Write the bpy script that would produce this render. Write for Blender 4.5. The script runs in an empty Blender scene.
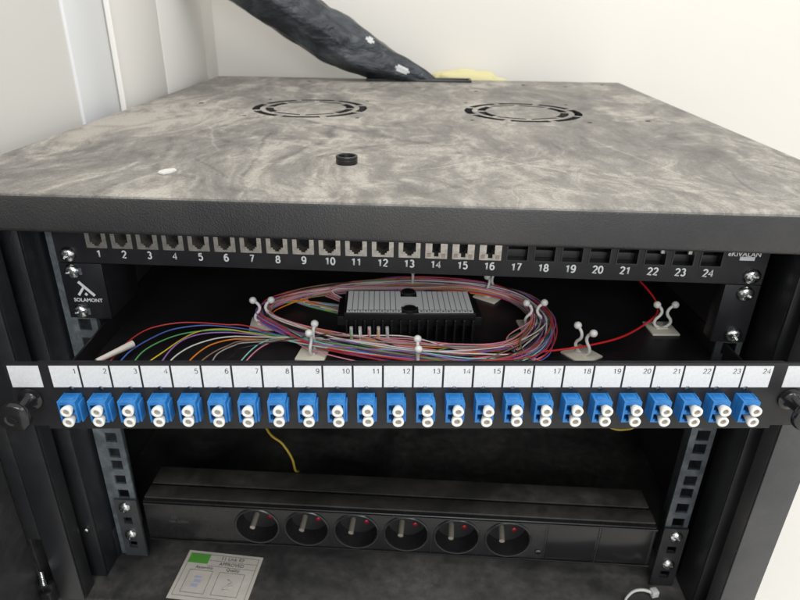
import bpy, bmesh, math, random
from mathutils import Vector, Matrix, Euler
random.seed(7)
S = 0.001                      # everything below is written in millimetres
PI = math.pi
scene = bpy.context.scene
COL = scene.collection

# ------------------------------------------------------------------ materials
def mat(name, color=(.5,.5,.5), rough=.5, metal=0., spec=.5, coat=0., sss=0.):
    m = bpy.data.materials.new(name); m.use_nodes = True
    b = m.node_tree.nodes['Principled BSDF']
    b.inputs['Base Color'].default_value = (*color, 1)
    b.inputs['Roughness'].default_value = rough
    b.inputs['Metallic'].default_value = metal
    b.inputs['Specular IOR Level'].default_value = spec
    b.inputs['Coat Weight'].default_value = coat
    if sss:
        b.inputs['Subsurface Weight'].default_value = sss
        b.inputs['Subsurface Radius'].default_value = (.003,.003,.002)
        b.inputs['Subsurface Scale'].default_value = 1.0
    return m

class N:
    """small node-graph helper on a material"""
    def __init__(s, m):
        s.t = m.node_tree; s.b = s.t.nodes['Principled BSDF']
        s.co = s.t.nodes.new('ShaderNodeTexCoord').outputs['Object']
    def link(s, a, b): s.t.links.new(a, b)
    def mapping(s, scale=(1,1,1), rot=(0,0,0), loc=(0,0,0), src=None):
        n = s.t.nodes.new('ShaderNodeMapping'); s.link(src or s.co, n.inputs[0])
        n.inputs['Scale'].default_value = scale; n.inputs['Rotation'].default_value = rot; n.inputs['Location'].default_value = loc
        return n.outputs[0]
    def noise(s, scale, detail=4, rough=.5, dist=0., vec=None):
        n = s.t.nodes.new('ShaderNodeTexNoise'); s.link(vec or s.co, n.inputs['Vector'])
        n.inputs['Scale'].default_value = scale; n.inputs['Detail'].default_value = detail
        n.inputs['Roughness'].default_value = rough; n.inputs['Distortion'].default_value = dist
        return n.outputs['Fac']
    def vor(s, scale, feature='F1', vec=None, out='Distance'):
        n = s.t.nodes.new('ShaderNodeTexVoronoi'); n.feature = feature; s.link(vec or s.co, n.inputs['Vector'])
        n.inputs['Scale'].default_value = scale
        return n.outputs[out]
    def ramp(s, f, stops):
        n = s.t.nodes.new('ShaderNodeValToRGB'); s.link(f, n.inputs[0]); r = n.color_ramp
        while len(r.elements) < len(stops): r.elements.new(.5)
        for e, (p, c) in zip(r.elements, stops):
            e.position = p; e.color = (*c, 1) if isinstance(c, tuple) else (c, c, c, 1)
        return n.outputs[0]
    def mix(s, f, a, b):
        n = s.t.nodes.new('ShaderNodeMix'); n.data_type = 'RGBA'
        if isinstance(f, float): n.inputs[0].default_value = f
        else: s.link(f, n.inputs[0])
        for i, v in ((6, a), (7, b)):
            if isinstance(v, tuple): n.inputs[i].default_value = (*v, 1)
            else: s.link(v, n.inputs[i])
        return n.outputs[2]
    def math(s, op, a, b=0., clamp=False):
        n = s.t.nodes.new('ShaderNodeMath'); n.operation = op; n.use_clamp = clamp
        for i, v in ((0, a), (1, b)):
            if isinstance(v, (int, float)): n.inputs[i].default_value = v
            else: s.link(v, n.inputs[i])
        return n.outputs[0]
    def bump(s, h, strength=.3, dist=.001):
        n = s.t.nodes.new('ShaderNodeBump'); s.link(h, n.inputs['Height'])
        n.inputs['Strength'].default_value = strength; n.inputs['Distance'].default_value = dist
        s.link(n.outputs[0], s.b.inputs['Normal'])
    def base(s, c): s.link(c, s.b.inputs['Base Color'])
    def rough(s, c): s.link(c, s.b.inputs['Roughness'])

M = {}
def powder(name, col, dust, rough=.5, bumpy=.25, scale=900, dustcol=(.16,.15,.14), spec=.5):
    """textured powder coat with thin uneven dust"""
    m = mat(name, col, rough, spec=spec); n = N(m)
    d = n.noise(14, 6, .62, .6); d2 = n.noise(120, 3, .6)
    f = n.math('MULTIPLY', n.math('MULTIPLY', n.ramp(d, [(.35, 0.), (.72, 1.)]), n.ramp(d2, [(.3, .35), (.7, 1.)])), dust)
    n.base(n.mix(f, col, dustcol))
    n.rough(n.math('ADD', n.math('MULTIPLY', f, .6), rough, True))
    n.bump(n.noise(scale, 2, .5), bumpy, .0006)
    return m
M['steel'] = powder('black_powder_coat', (.020,.021,.024), .30, .42)
M['steel_in'] = powder('inner_black_paint', (.020,.021,.024), .22, .45)
M['post'] = powder('frame_black_paint', (.010,.011,.013), .10, .36)
M['flange'] = powder('flange_grey_paint', (.034,.036,.039), .35, .38)
M['tray'] = powder('tray_black_satin', (.010,.010,.012), .10, .38, .12, 1200)
M['panel'] = powder('panel_black_satin', (.009,.0095,.012), .12, .42, .18, 1500, spec=.35)
M['floor_in'] = powder('cabinet_floor_dusty', (.018,.018,.018), .85, .55, .2, 900, (.13,.122,.112))
M['pdu'] = powder('pdu_black_plastic', (.010,.010,.011), .18, .24, .06, 700, (.10,.09,.085))
M['pdu_top'] = powder('pdu_dusty_aluminium', (.022,.021,.020), .7, .38, .1, 700, (.11,.10,.09))
M['pduface'] = mat('glossy_black_plastic', (.010,.010,.011), .22)
M['recess'] = mat('socket_black_plastic', (.006,.006,.006), .22)
M['black'] = mat('black_plastic', (.010,.010,.011), .35)
M['blackhole'] = mat('dark_cavity', (.003,.003,.003), .8)
M['rim'] = mat('socket_rim_plastic', (.020,.020,.021), .22)
M['brass'] = mat('nickel_pin', (.62,.57,.48), .3, .7)
M['red'] = mat('red_shutter', (.30,.012,.02), .25)
M['whiteink'] = mat('white_print', (.72,.73,.74), .5)
M['blackink'] = mat('grey_print', (.10,.10,.11), .6)
M['greyink'] = mat('embossed_mark', (.07,.07,.07), .5)
M['blue'] = mat('blue_plastic', (.018,.17,.46), .36)
n = N(M['blue']); n.base(n.ramp(n.noise(150, 4, .6), [(.35, (.014,.145,.42)), (.7, (.03,.20,.50))])); n.bump(n.noise(300, 2, .5), .08, .0005)
M['cap'] = mat('white_cap_plastic', (.72,.71,.67), .42, sss=.2)
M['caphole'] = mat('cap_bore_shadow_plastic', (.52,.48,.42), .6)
M['label'] = mat('white_label', (.78,.79,.80), .55); n = N(M['label'])
n.base(n.ramp(n.noise(520, 3, .7), [(.3, (.59,.60,.61)), (.7, (.68,.69,.70))])); n.bump(n.noise(700,2,.5), .15, .0003)
M['paper'] = mat('cream_paper', (.60,.55,.48), .75); n = N(M['paper'])
n.base(n.ramp(n.noise(60, 4, .6), [(.3, (.52,.48,.42)), (.7, (.64,.59,.52))]))
M['green'] = mat('green_sticker', (.10,.36,.05), .6)
M['nylon'] = mat('natural_nylon', (.84,.83,.78), .34, sss=.3)
M['nylonbase'] = mat('ivory_adhesive_base', (.84,.80,.68), .5, sss=.15)
M['zinc'] = mat('zinc_plated_rail', (.20,.24,.27), .42, .6); n = N(M['zinc'])
n.base(n.ramp(n.noise(90, 5, .65, .5), [(.3, (.10,.118,.13)), (.52, (.17,.195,.215)), (.75, (.30,.33,.35))]))
n.rough(n.ramp(n.noise(160, 4, .6), [(.3, .32), (.7, .6)]))
M['chrome'] = mat('plated_screw', (.62,.64,.64), .22, 1.); n = N(M['chrome'])
n.base(n.ramp(n.noise(380, 3, .6), [(.35, (.26,.29,.29)), (.62, (.85,.86,.84))])); n.bump(n.noise(500, 2, .5), .35, .0006)
M['jack'] = mat('shielded_jack_metal', (.50,.48,.44), .38, .85); n = N(M['jack'])
n.base(n.ramp(n.noise(150, 3, .6), [(.3, (.30,.285,.26)), (.7, (.62,.59,.54))]))
M['beige'] = mat('jack_beige_insert', (.36,.27,.21), .5)
M['knob'] = mat('knob_black_gloss', (.012,.012,.013), .14)
M['greentrim'] = mat('yellow_foam', (.60,.55,.30), .85)
M['yellow'] = mat('yellow_jumper', (.30,.21,.02), .45)
M['tie'] = mat('translucent_grey_nylon', (.52,.52,.50), .4, sss=.2)
M['heatshrink'] = mat('clear_sleeve', (.55,.55,.52), .22)
M['sleeve'] = mat('cream_sleeve', (.74,.68,.60), .6)
M['scrap'] = mat('scrap_and_glint', (.58,.57,.54), .8)

# dusty top of the cabinet
m = M['lid'] = mat('dusty_black_powder_coat', (.02,.02,.02), .5); n = N(m)
fine = n.noise(700, 2, .55); 
warp = n.t.nodes.new('ShaderNodeTexNoise'); warp.inputs['Scale'].default_value = 5.5; warp.inputs['Detail'].default_value = 3
n.link(n.co, warp.inputs['Vector'])
va = n.t.nodes.new('ShaderNodeVectorMath'); va.operation = 'MULTIPLY_ADD'
n.link(warp.outputs['Color'], va.inputs[0]); va.inputs[1].default_value = (.10,.16,.1); n.link(n.co, va.inputs[2])
W = va.outputs[0]
a1 = n.noise(8, 4, .5, .8, n.mapping((1,.5,1), (0,0,.2), (0,0,0), W))            # big soft patches
a2 = n.noise(20, 4, .55, 1.8, n.mapping((1,.42,1), (0,0,-.5), (3,1,0), W))        # swipes
a3 = n.noise(42, 4, .6, 2.2, n.mapping((1,.35,1), (0,0,.7), (7,2,0), W))
a4 = n.noise(110, 3, .6, .8, n.mapping((1,.3,1), (0,0,1.3), (1,5,0), W))
def wipes(scale, fine, seed):
    vo = n.t.nodes.new('ShaderNodeTexVoronoi'); vo.feature = 'SMOOTH_F1'; vo.inputs['Scale'].default_value = scale; vo.inputs['Smoothness'].default_value = .25
    n.link(n.mapping((1,.6,1), (0,0,.4+seed), (seed,seed*2,0), W), vo.inputs['Vector'])
    se = n.t.nodes.new('ShaderNodeSeparateColor'); n.link(vo.outputs['Color'], se.inputs[0])
    vr = n.t.nodes.new('ShaderNodeVectorRotate'); vr.rotation_type = 'Z_AXIS'; n.link(W, vr.inputs['Vector'])
    n.link(n.math('MULTIPLY', se.outputs[0], 5.5), vr.inputs['Angle'])
    return n.noise(fine, 4, .6, .5, n.mapping((1,.13,1), (0,0,0), (seed,0,0), vr.outputs[0])), se.outputs[1]
b1, c1 = wipes(15, 95, 0.); b2, c2 = wipes(27, 150, 3.3)
v = n.math('ADD', n.math('MULTIPLY', a1, 1.05), n.math('MULTIPLY', a2, .75))
v = n.math('ADD', v, n.math('MULTIPLY', n.math('SUBTRACT', b1, .5), .40))
v = n.math('ADD', v, n.math('MULTIPLY', n.math('SUBTRACT', b2, .5), .26))
v = n.math('ADD', v, n.math('MULTIPLY', n.math('SUBTRACT', c1, .5), .12))
v = n.math('ADD', v, n.math('MULTIPLY', n.math('SUBTRACT', n.noise(3.2, 2, .5, .4), .5), .5))
v = n.math('ADD', v, n.math('MULTIPLY', n.math('SUBTRACT', n.noise(520, 3, .75), .5), .45))
v = n.math('ADD', v, .055)
v = n.math('ADD', v, n.math('MULTIPLY', a3, .6))
v = n.math('ADD', v, n.math('MULTIPLY', a4, .30))
f = n.ramp(n.math('MULTIPLY', v, .377), [(.37, .03), (.455, .27), (.525, .47), (.615, .95)])
# thin crisp wipe marks (dragged finger lines)
w1 = n.vor(9, 'DISTANCE_TO_EDGE', n.mapping((1,.55,1), (0,0,.6), (0,0,0), W))
f = n.math('SUBTRACT', f, n.math('MULTIPLY', n.ramp(w1, [(.0, .5), (.035, 0.)]), n.ramp(a1, [(.45, 0.), (.6, .6)])), True)
w2 = n.vor(13, 'DISTANCE_TO_EDGE', n.mapping((.5,1.1,1), (0,0,-.3), (4,0,0), W))
f = n.math('ADD', f, n.math('MULTIPLY', n.ramp(w2, [(.0, .4), (.05, 0.)]), n.ramp(a2, [(.45, 0.), (.6, .7)])), True)
def mark(ax_, ay_, bx_, by_, w_):
    """soft mask of a dragged mark between two points of the lid (mm)"""
    A = Vector((ax_, ay_-250))*S; B = Vector((bx_, by_-250))*S; L_ = (B-A).length; d = (B-A)/L_
    mp = n.mapping((1,1,0), (0,0,0), (0,0,0), W2)
    sp = n.t.nodes.new('ShaderNodeSeparateXYZ'); n.link(mp, sp.inputs[0])
    X_ = n.math('SUBTRACT', sp.outputs[0], A.x); Y_ = n.math('SUBTRACT', sp.outputs[1], A.y)
    u = n.math('ADD', n.math('MULTIPLY', X_, d.x), n.math('MULTIPLY', Y_, d.y))
    q = n.math('ABSOLUTE', n.math('SUBTRACT', n.math('MULTIPLY', X_, -d.y), n.math('MULTIPLY', Y_, -d.x)))
    over = n.math('MAXIMUM', n.math('SUBTRACT', u, L_), n.math('SUBTRACT', 0., u)); over = n.math('MAXIMUM', over, 0.)
    dist = n.math('DIVIDE', n.math('ADD', q, over), w_*S)
    return n.ramp(dist, [(.0, 1.), (1., 0.)])
wv = n.t.nodes.new('ShaderNodeTexNoise'); wv.inputs['Scale'].default_value = 14; n.link(n.co, wv.inputs['Vector'])
vb = n.t.nodes.new('ShaderNodeVectorMath'); vb.operation = 'MULTIPLY_ADD'; n.link(wv.outputs['Color'], vb.inputs[0]); vb.inputs[1].default_value = (.02,.02,0); n.link(n.co, vb.inputs[2])
vc = n.t.nodes.new('ShaderNodeVectorMath'); vc.operation = 'SUBTRACT'; n.link(vb.outputs[0], vc.inputs[0]); vc.inputs[1].default_value = (.01,.01,0); W2 = vc.outputs[0]
for m_, amt in ((mark(-117,141,-102,2,2.6), -.24), (mark(-150,45,-108,-8,2.2), -.18), (mark(-62,62,-30,98,5), -.28), (mark(-30,98,30,120,4), -.2),
                (mark(150,150,190,20,1.5), .30), (mark(60,70,110,30,2.), .35), (mark(64,40,104,64,2.), .30), (mark(215,-10,232,90,1.5), -.25), (mark(-180,170,-140,70,2.), .25), (mark(0,20,60,60,1.6), .3)):
    f = n.math('ADD', f, n.math('MULTIPLY', m_, amt), True)
geo = n.t.nodes.new('ShaderNodeNewGeometry'); sx = n.t.nodes.new('ShaderNodeSeparateXYZ'); n.link(geo.outputs['True Normal'], sx.inputs[0])
up = n.ramp(sx.outputs[2], [(.2, 0.), (.9, 1.)])
f2 = n.math('ADD', n.math('MULTIPLY', n.math('ADD', n.math('MULTIPLY', f, .86), .14), up), n.math('MULTIPLY', n.ramp(n.noise(9, 5, .6), [(.35, .0), (.72, .07)]), n.math('SUBTRACT', 1., up)), True)
f2 = n.math('MULTIPLY', f2, n.ramp(fine, [(.25, .72), (.6, 1.)]))
n.base(n.mix(f2, (.015,.015,.017), (.41,.382,.338)))
n.rough(n.math('ADD', n.math('MULTIPLY', f2, .5), .42, True))
n.bump(n.math('ADD', n.vor(1000), n.math('MULTIPLY', n.noise(1900, 2), .6)), .38, .0005)

def wallmat(name, c, s=3):
    m = mat(name, c, .75, spec=.2); k = N(m)
    k.base(k.ramp(k.noise(s, 4, .6), [(.3, tuple(x*.965 for x in c)), (.7, c)]))
    k.bump(k.noise(160, 4, .6), .12, .001); return m
M['wall'] = wallmat('cream_wall_paint', (.765,.735,.68))
M['wall2'] = wallmat('grey_beige_wall_paint', (.66,.64,.605))
M['trim'] = mat('white_trim_paint', (.80,.775,.73), .45)
M['trimcool'] = mat('cool_white_edge_paint', (.76,.765,.765), .4)
M['groundmat'] = wallmat('pale_floor', (.76,.735,.69))

# conduit: crumpled black plastic sleeve
m = M['conduit'] = mat('black_plastic_sleeve', (.016,.021,.027), .24); n = N(m)
n.base(n.mix(n.ramp(n.noise(16, 5, .65, 1.), [(.45, 0.), (.75, .8)]), (.012,.016,.021), (.10,.115,.125)))  # blue-grey patches paint the sleeve's sheen into the base colour
n.bump(n.noise(30, 6, .6, 1.5, n.mapping((1,1,2.2), (0,.6,0))), .6, .007)
M['patch'] = mat('painted_sleeve_glint', (.52,.53,.53), .7)  # pale colour standing in for reflections on the crinkled sleeve

STR = {'jumper':(.85,.03,.03),'red':(.68,.06,.07),'blue':(.10,.18,.55),'green':(.12,.44,.14),'yellow':(.80,.60,.04),'violet':(.40,.20,.58),'white':(.82,.80,.74),
       'orange':(.92,.28,.03),'brown':(.30,.19,.13),'grey':(.42,.40,.38),'black':(.02,.02,.02),'turquoise':(.32,.75,.68),'pink':(.82,.30,.38)}
for k, c in STR.items(): M['s_'+k] = mat(k+'_fibre_jacket', c, .32)

# ------------------------------------------------------------------ builders
def tag(o, label=None, cat=None, group=None, kind=None):
    if label: o['label'] = label
    if cat: o['category'] = cat
    if group: o['group'] = group
    if kind: o['kind'] = kind
    return o
def empty(name, loc=(0,0,0), rot=(0,0,0), **k):
    o = bpy.data.objects.new(name, None); COL.objects.link(o); o.empty_display_size = .01
    o.location = Vector(loc)*S; o.rotation_euler = rot
    return tag(o, **k)

class MB:
    """collects shapes (mm) into one mesh; origin o is subtracted"""
    def __init__(s, o=(0,0,0)): s.bm = bmesh.new(); s.o = Vector(o); s.mi = 0
    def _xf(s, vs, mtx):
        if mtx is not None:
            for v in vs: v.co = mtx @ v.co
    def mark(s, faces):
        for f in faces: f.material_index = s.mi
    def box(s, x0, x1, y0, y1, z0, z1, bev=0, seg=2, mtx=None):
        r = bmesh.ops.create_cube(s.bm, size=1.); vs = r['verts']
        for v in vs:
            v.co = Vector(((x0+x1)/2+v.co.x*(x1-x0), (y0+y1)/2+v.co.y*(y1-y0), (z0+z1)/2+v.co.z*(z1-z0)))
        fs = {f for v in vs for f in v.link_faces}; s.mark(fs)
        if bev:
            es = list({e for v in vs for e in v.link_edges})
            g = bmesh.ops.bevel(s.bm, geom=es, offset=bev, segments=seg, profile=.5, affect='EDGES')
            vs = list({v for f in g['faces'] for v in f.verts} | {v for v in vs if v.is_valid})
            s.mark(g['faces'])
        s._xf(vs, mtx); return s
    def lathe(s, prof, seg=24, mtx=None):
        """prof: list of (r, h); axis = +Z, then mtx"""
        rings = []; vs = []
        for r, h in prof:
            if r < 1e-6: ring = [s.bm.verts.new((0,0,h))]
            else: ring = [s.bm.verts.new((r*math.cos(2*PI*i/seg), r*math.sin(2*PI*i/seg), h)) for i in range(seg)]
            rings.append(ring); vs += ring
        for a, b in zip(rings, rings[1:]):
            for i in range(seg):
                j = (i+1) % seg
                q = [a[i % len(a)], a[j % len(a)], b[j % len(b)], b[i % len(b)]]
                u = []
                for w in q:
                    if w not in u: u.append(w)
                if len(u) > 2:
                    try: f = s.bm.faces.new(u); f.material_index = s.mi; f.smooth = True
                    except ValueError: pass
        s._xf(vs, mtx); return s
    def tube(s, pts, r, seg=8, cap=True, radii=None):
        pts = [Vector(p) for p in pts]; nrm = None; rings = []
        for i, p in enumerate(pts):
            t = (pts[min(i+1, len(pts)-1)] - pts[max(i-1, 0)]).normalized()
            if nrm is None:
                nrm = t.orthogonal().normalized()
            nrm = (nrm - t*nrm.dot(t)).normalized(); b = t.cross(nrm)
            rr = radii[i] if radii else r
            rings.append([s.bm.verts.new(p + (nrm*math.cos(2*PI*k/seg) + b*math.sin(2*PI*k/seg))*rr) for k in range(seg)])
        for a, b in zip(rings, rings[1:]):
            for k in range(seg):
                f = s.bm.faces.new((a[k], a[(k+1)%seg], b[(k+1)%seg], b[k])); f.smooth = True; f.material_index = s.mi
        if cap:
            for rg in (rings[0], rings[-1][::-1]):
                f = s.bm.faces.new(rg[::-1]); f.material_index = s.mi
        return s
    def grid(s, xs, zs, skip, y0, y1):
        """plate in the XZ plane between y0 (front) and y1 (back); cells (i,j) in skip are through holes"""
        V = {}
        def g(i, j, k):
            if (i,j,k) not in V: V[(i,j,k)] = s.bm.verts.new((xs[i], (y0,y1)[k], zs[j]))
            return V[(i,j,k)]
        nx, nz = len(xs)-1, len(zs)-1
        solid = lambda i, j: 0 <= i < nx and 0 <= j < nz and (i,j) not in skip
        F = []
        for i in range(nx):
            for j in range(nz):
                if not solid(i,j): continue
                F.append(s.bm.faces.new((g(i,j,0), g(i+1,j,0), g(i+1,j+1,0), g(i,j+1,0))))
                F.append(s.bm.faces.new((g(i,j,1), g(i,j+1,1), g(i+1,j+1,1), g(i+1,j,1))))
                for (di,dj),(a,b) in (((-1,0),((i,j+1),(i,j))),((1,0),((i+1,j),(i+1,j+1))),((0,-1),((i,j),(i+1,j))),((0,1),((i+1,j+1),(i,j+1)))):
                    if not solid(i+di, j+dj):
                        F.append(s.bm.faces.new((g(*b,0), g(*a,0), g(*a,1), g(*b,1))))
        s.mark(F); return s
    def prism(s, poly, z0, z1, mtx=None):
        """poly: (x,y) list; extruded along z, then mtx"""
        a = [s.bm.verts.new((x,y,z0)) for x,y in poly]; b = [s.bm.verts.new((x,y,z1)) for x,y in poly]
        F = [s.bm.faces.new(a[::-1]), s.bm.faces.new(b)]
        for i in range(len(a)):
            j = (i+1) % len(a); F.append(s.bm.faces.new((a[i],a[j],b[j],b[i])))
        s.mark(F); s._xf(a+b, mtx); return s
    def mesh(s, name, mats, recalc=True):
        if recalc: bmesh.ops.recalc_face_normals(s.bm, faces=s.bm.faces)
        for v in s.bm.verts: v.co = (v.co - s.o)*S
        me = bpy.data.meshes.new(name); s.bm.to_mesh(me); s.bm.free()
        for m in (mats if isinstance(mats, (list,tuple)) else [mats]): me.materials.append(m)
        return me
    def build(s, name, mats, parent=None, recalc=True, smooth=False, loc=None, **k):
        me = s.mesh(name, mats, recalc)
        if smooth: shade(me)
        o = bpy.data.objects.new(name, me); COL.objects.link(o); o.location = s.o*S if loc is None else Vector(loc)*S
        if parent: o.parent = parent
        return tag(o, **k)
def shade(me, ang=35):
    for p in me.polygons: p.use_smooth = True
    me.set_sharp_from_angle(angle=math.radians(ang))
def inst(me, name, parent=None, loc=(0,0,0), rot=(0,0,0), **k):
    o = bpy.data.objects.new(name, me); COL.objects.link(o); o.location = Vector(loc)*S; o.rotation_euler = rot
    if parent: o.parent = parent
    return tag(o, **k)
def copy_tree(o, parent=None):
    c = o.copy(); COL.objects.link(c); c.parent = parent
    for ch in list(o.children): copy_tree(ch, c)
    return c
def boolean(o, cutter_mb):
    """cut a mesh built with cutter_mb out of object o (same local frame)"""
    me = cutter_mb.mesh('cutter', M['blackhole']); c = bpy.data.objects.new('cutter', me); COL.objects.link(c)
    c.location = o.location; c.parent = o.parent
    md = o.modifiers.new('b', 'BOOLEAN'); md.operation = 'DIFFERENCE'; md.object = c; md.solver = 'EXACT'
    bpy.context.view_layer.update()
    dg = bpy.context.evaluated_depsgraph_get()
    new = bpy.data.meshes.new_from_object(o.evaluated_get(dg), depsgraph=dg)
    o.modifiers.clear(); o.data = new; bpy.data.objects.remove(c); return o
_font_cache = {}
def text_mesh(txt, size, bold=0., ext=.03, align='CENTER', shear=0.):
    key = (txt, size, bold, align, shear)
    if key in _font_cache: return _font_cache[key]
    cu = bpy.data.curves.new('t', 'FONT'); cu.body = txt; cu.size = size*S; cu.offset = bold*S; cu.extrude = ext*S
    cu.align_x = align; cu.align_y = 'CENTER'; cu.resolution_u = 3; cu.shear = shear
    o = bpy.data.objects.new('t', cu); COL.objects.link(o); bpy.context.view_layer.update()
    dg = bpy.context.evaluated_depsgraph_get(); me = bpy.data.meshes.new_from_object(o.evaluated_get(dg), depsgraph=dg)
    bpy.data.objects.remove(o); _font_cache[key] = me; return me
def text(name, txt, size, loc, m, parent, rot=(PI/2,0,0), **k):
    me = text_mesh(txt, size, **k).copy(); me.materials.clear(); me.materials.append(m)
    return inst(me, name, parent, loc, rot)
def _arc(cx, cy, rx, ry, a0, a1, n=10):
    return [(cx+rx*math.cos(math.radians(a0+(a1-a0)*i/n)), cy+ry*math.sin(math.radians(a0+(a1-a0)*i/n))) for i in range(n+1)]
GLYPH = {'0':[_arc(.28,.5,.26,.5,0,360,20)], '1':[[(.08,.76),(.2,.84),(.32,1.),(.32,0)]],
 '2':[_arc(.28,.73,.25,.27,165,-35,9)+[(.02,0),(.54,0)]],
 '3':[_arc(.27,.75,.22,.25,150,-90,9)+_arc(.27,.26,.25,.26,90,-155,10)],
 '4':[[(.42,0),(.42,1.),(.0,.3),(.56,.3)]],
 '5':[[(.50,1.),(.12,1.),(.06,.52)]+_arc(.27,.33,.26,.33,120,-150,11)],
 '6':[_arc(.34,.56,.30,.44,55,180,7)+_arc(.29,.31,.25,.31,180,540,20)],
 '7':[[(.02,1.),(.53,1.),(.33,.55),(.2,0)]],
 '8':[_arc(.28,.76,.21,.24,-90,270,16), _arc(.28,.27,.26,.27,90,450,18)],
 '9':[[(.56-x,1-y) for x,y in _arc(.34,.56,.30,.44,55,180,7)+_arc(.29,.31,.25,.31,180,540,20)]]}
def number(name, s, h, loc, m, parent, w=.15, align='C'):
    """digits of height h printed on a surface facing -Y"""
    key = ('num', s, h, w, align)
    if key not in _font_cache:
        adv = .76; b = MB(); tw = adv*len(s)-.2
        x0 = -tw/2 if align == 'C' else -tw
        for i, ch in enumerate(s):
            for st in GLYPH[ch]:
                b.tube([((x0+i*adv+x)*h, 0, (y-.5)*h) for x,y in st], w*h/2, 6)
        for v in b.bm.verts: v.co.y *= .12/(w*h)
        _font_cache[key] = b.mesh(name, m)
    return inst(_font_cache[key], name, parent, loc)
RX = lambda a: Matrix.Rotation(a, 4, 'X'); RY = lambda a: Matrix.Rotation(a, 4, 'Y'); RZ = lambda a: Matrix.Rotation(a, 4, 'Z')
T = lambda *p: Matrix.Translation(Vector(p))
FWD = RX(PI/2)                 # lathe axis +Z -> -Y (towards the viewer)
def catmull(P, n=10, closed=False):
    P = [Vector(p) for p in P]; out = []; L = len(P)
    rng = range(L if closed else L-1)
    for i in rng:
        if closed: a, b, c, d = P[(i-1)%L], P[i], P[(i+1)%L], P[(i+2)%L]
        else: a, b, c, d = P[max(i-1,0)], P[i], P[i+1], P[min(i+2,L-1)]
        for k in range(n):
            t = k/n
            out.append(.5*((2*b) + (c-a)*t + (2*a-5*b+4*c-d)*t*t + (3*b-a-3*c+d)*t**3))
    if not closed: out.append(P[-1])
    return out

# screw prototypes -------------------------------------------------
def screw_mesh(R=5.8, H=3.8):
    b = MB()
    b.lathe([(0,-.5),(R*.98,-.5),(R,.4),(R*.93,H*.45),(R*.72,H*.8),(R*.4,H*.97),(0,H)], 28, FWD)
    o = b.build('screw', M['chrome'])
    c = MB()
    a, w_ = R*.55, R*.11
    c.prism([(w_,w_),(w_,a),(-w_,a),(-w_,w_),(-a,w_),(-a,-w_),(-w_,-w_),(-w_,-a),(w_,-a),(w_,-w_),(a,-w_),(a,w_)], H*.35, H+2, FWD @ RZ(.5))
    boolean(o, c); me = o.data; shade(me, 40); bpy.data.objects.remove(o); return me
SCREW = screw_mesh()
SMALL = screw_mesh(1.7, .9)
M['darkscrew'] = mat('dark_screw', (.10,.10,.10), .3, 1.)
SMALL.materials.clear(); SMALL.materials.append(M['darkscrew'])
def nut_mesh():
    b = MB(); b.box(5.0, 7.2, -1.2, .2, -2.6, 2.6, .3); return b.mesh('cage_nut', M['zinc'])
NUT = nut_mesh()

# ------------------------------------------------------------------ the room
ground = MB().box(-1600, 2600, -2600, 640, -365, -345).build('floor', M['groundmat'], kind='structure')
MB().box(-900, 2600, 622, 660, -345, 1500).build('wall_back', M['wall'], kind='structure')
MB().box(-420, -318, -2400, 622, -345, 1500).build('wall_left', M['wall2'], kind='structure')
cas = empty('door_casing', (-320, 200, -345), label='white door casing panels on the left wall behind the cabinet', cat='door casing')
def cpart(name, x1, y0, y1, m, bev=1.5):
    MB((-320,200,-345)).box(-330, x1, y0, y1, -345, 1480, bev).build(name, m, cas, loc=(0,0,0), smooth=True)
for nm, x1, y0, y1, m_ in (('casing_edge', -315, 205, 281, M['trimcool']), ('casing_board', -311, 283, 407, M['trim']), ('casing_board', -311, 409, 566, M['trim']), ('casing_board', -313, 568, 621.5, M['wall'])):
    cpart(nm, x1, y0, y1, m_)
for y in (281.5,): MB((-320,200,-345)).box(-311.5 if y>285 else -314, -308.5, y-1.5, y+2.5, -345, 1480, .8).build('casing_bead', M['trim'], cas, loc=(0,0,0))

# ------------------------------------------------------------------ the cabinet
cab = empty('rack_cabinet', (0, 250, -345), label='black steel network cabinet with a dusty lid and an open front', cat='rack cabinet')
CO = Vector((0,250,-345))
def cp(mb, name, m, smooth=True, parent=None, **k):
    o = mb.build(name, m, parent or cab, smooth=smooth, loc=(0,0,0), **k); return o
def CM(): return MB(CO)
# lid
lid = cp(CM().box(-295.6, 295.6, -50, 563.6, 17.3, 42.2, 3.2, 4), 'lid', M['lid'])
c = CM()
def arc(cx, cy, r0, r1, a0, a1, seg=8):
    P = [(cx+r1*math.cos(a0+(a1-a0)*i/seg), cy+r1*math.sin(a0+(a1-a0)*i/seg)) for i in range(seg+1)]
    P += [(cx+r0*math.cos(a1+(a0-a1)*i/seg), cy+r0*math.sin(a1+(a0-a1)*i/seg)) for i in range(seg+1)]
    c.prism(P, 26, 60)
for cx, cy in ((-107.5, 281), (116.5, 281)):
    for k in range(8):
        a = k*PI/4 + PI/8
        arc(cx, cy, 52.5, 60.5, a+.055, a+PI/4-.055)
    for k in range(8):
        a = k*PI/4
        wide = k in (0,7,3,4)
        arc(cx, cy, 38.5 if wide else 42, 47, a+.06, a+PI/4-.06, 1 if not wide else 3)
    for dx, dy in ((-1,-1),(1,-1),(1,1),(-1,1)):
        c.lathe([(0,26),(2.3,26),(2.3,60),(0,60)], 12, T(cx+dx*56, cy+dy*56, 0))
for x, y in ((-150,515),(150,512),(-60,500),(205,500),(80,440),(232,240),(-232,300),(262,530)):
    c.lathe([(0,26),(3.,26),(3.,60),(0,60)], 12, T(x, y, 0))
c.box(-66, 76, 532, 552, 26, 60)       # cable opening at the rear edge
boolean(lid, c); shade(lid.data, 30)
fr = CM()
for bx in ((-70,80,552.5,556),(-70,80,528,531.5)): fr.box(bx[0],bx[1],bx[2],bx[3],41,45.5,.5)
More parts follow.
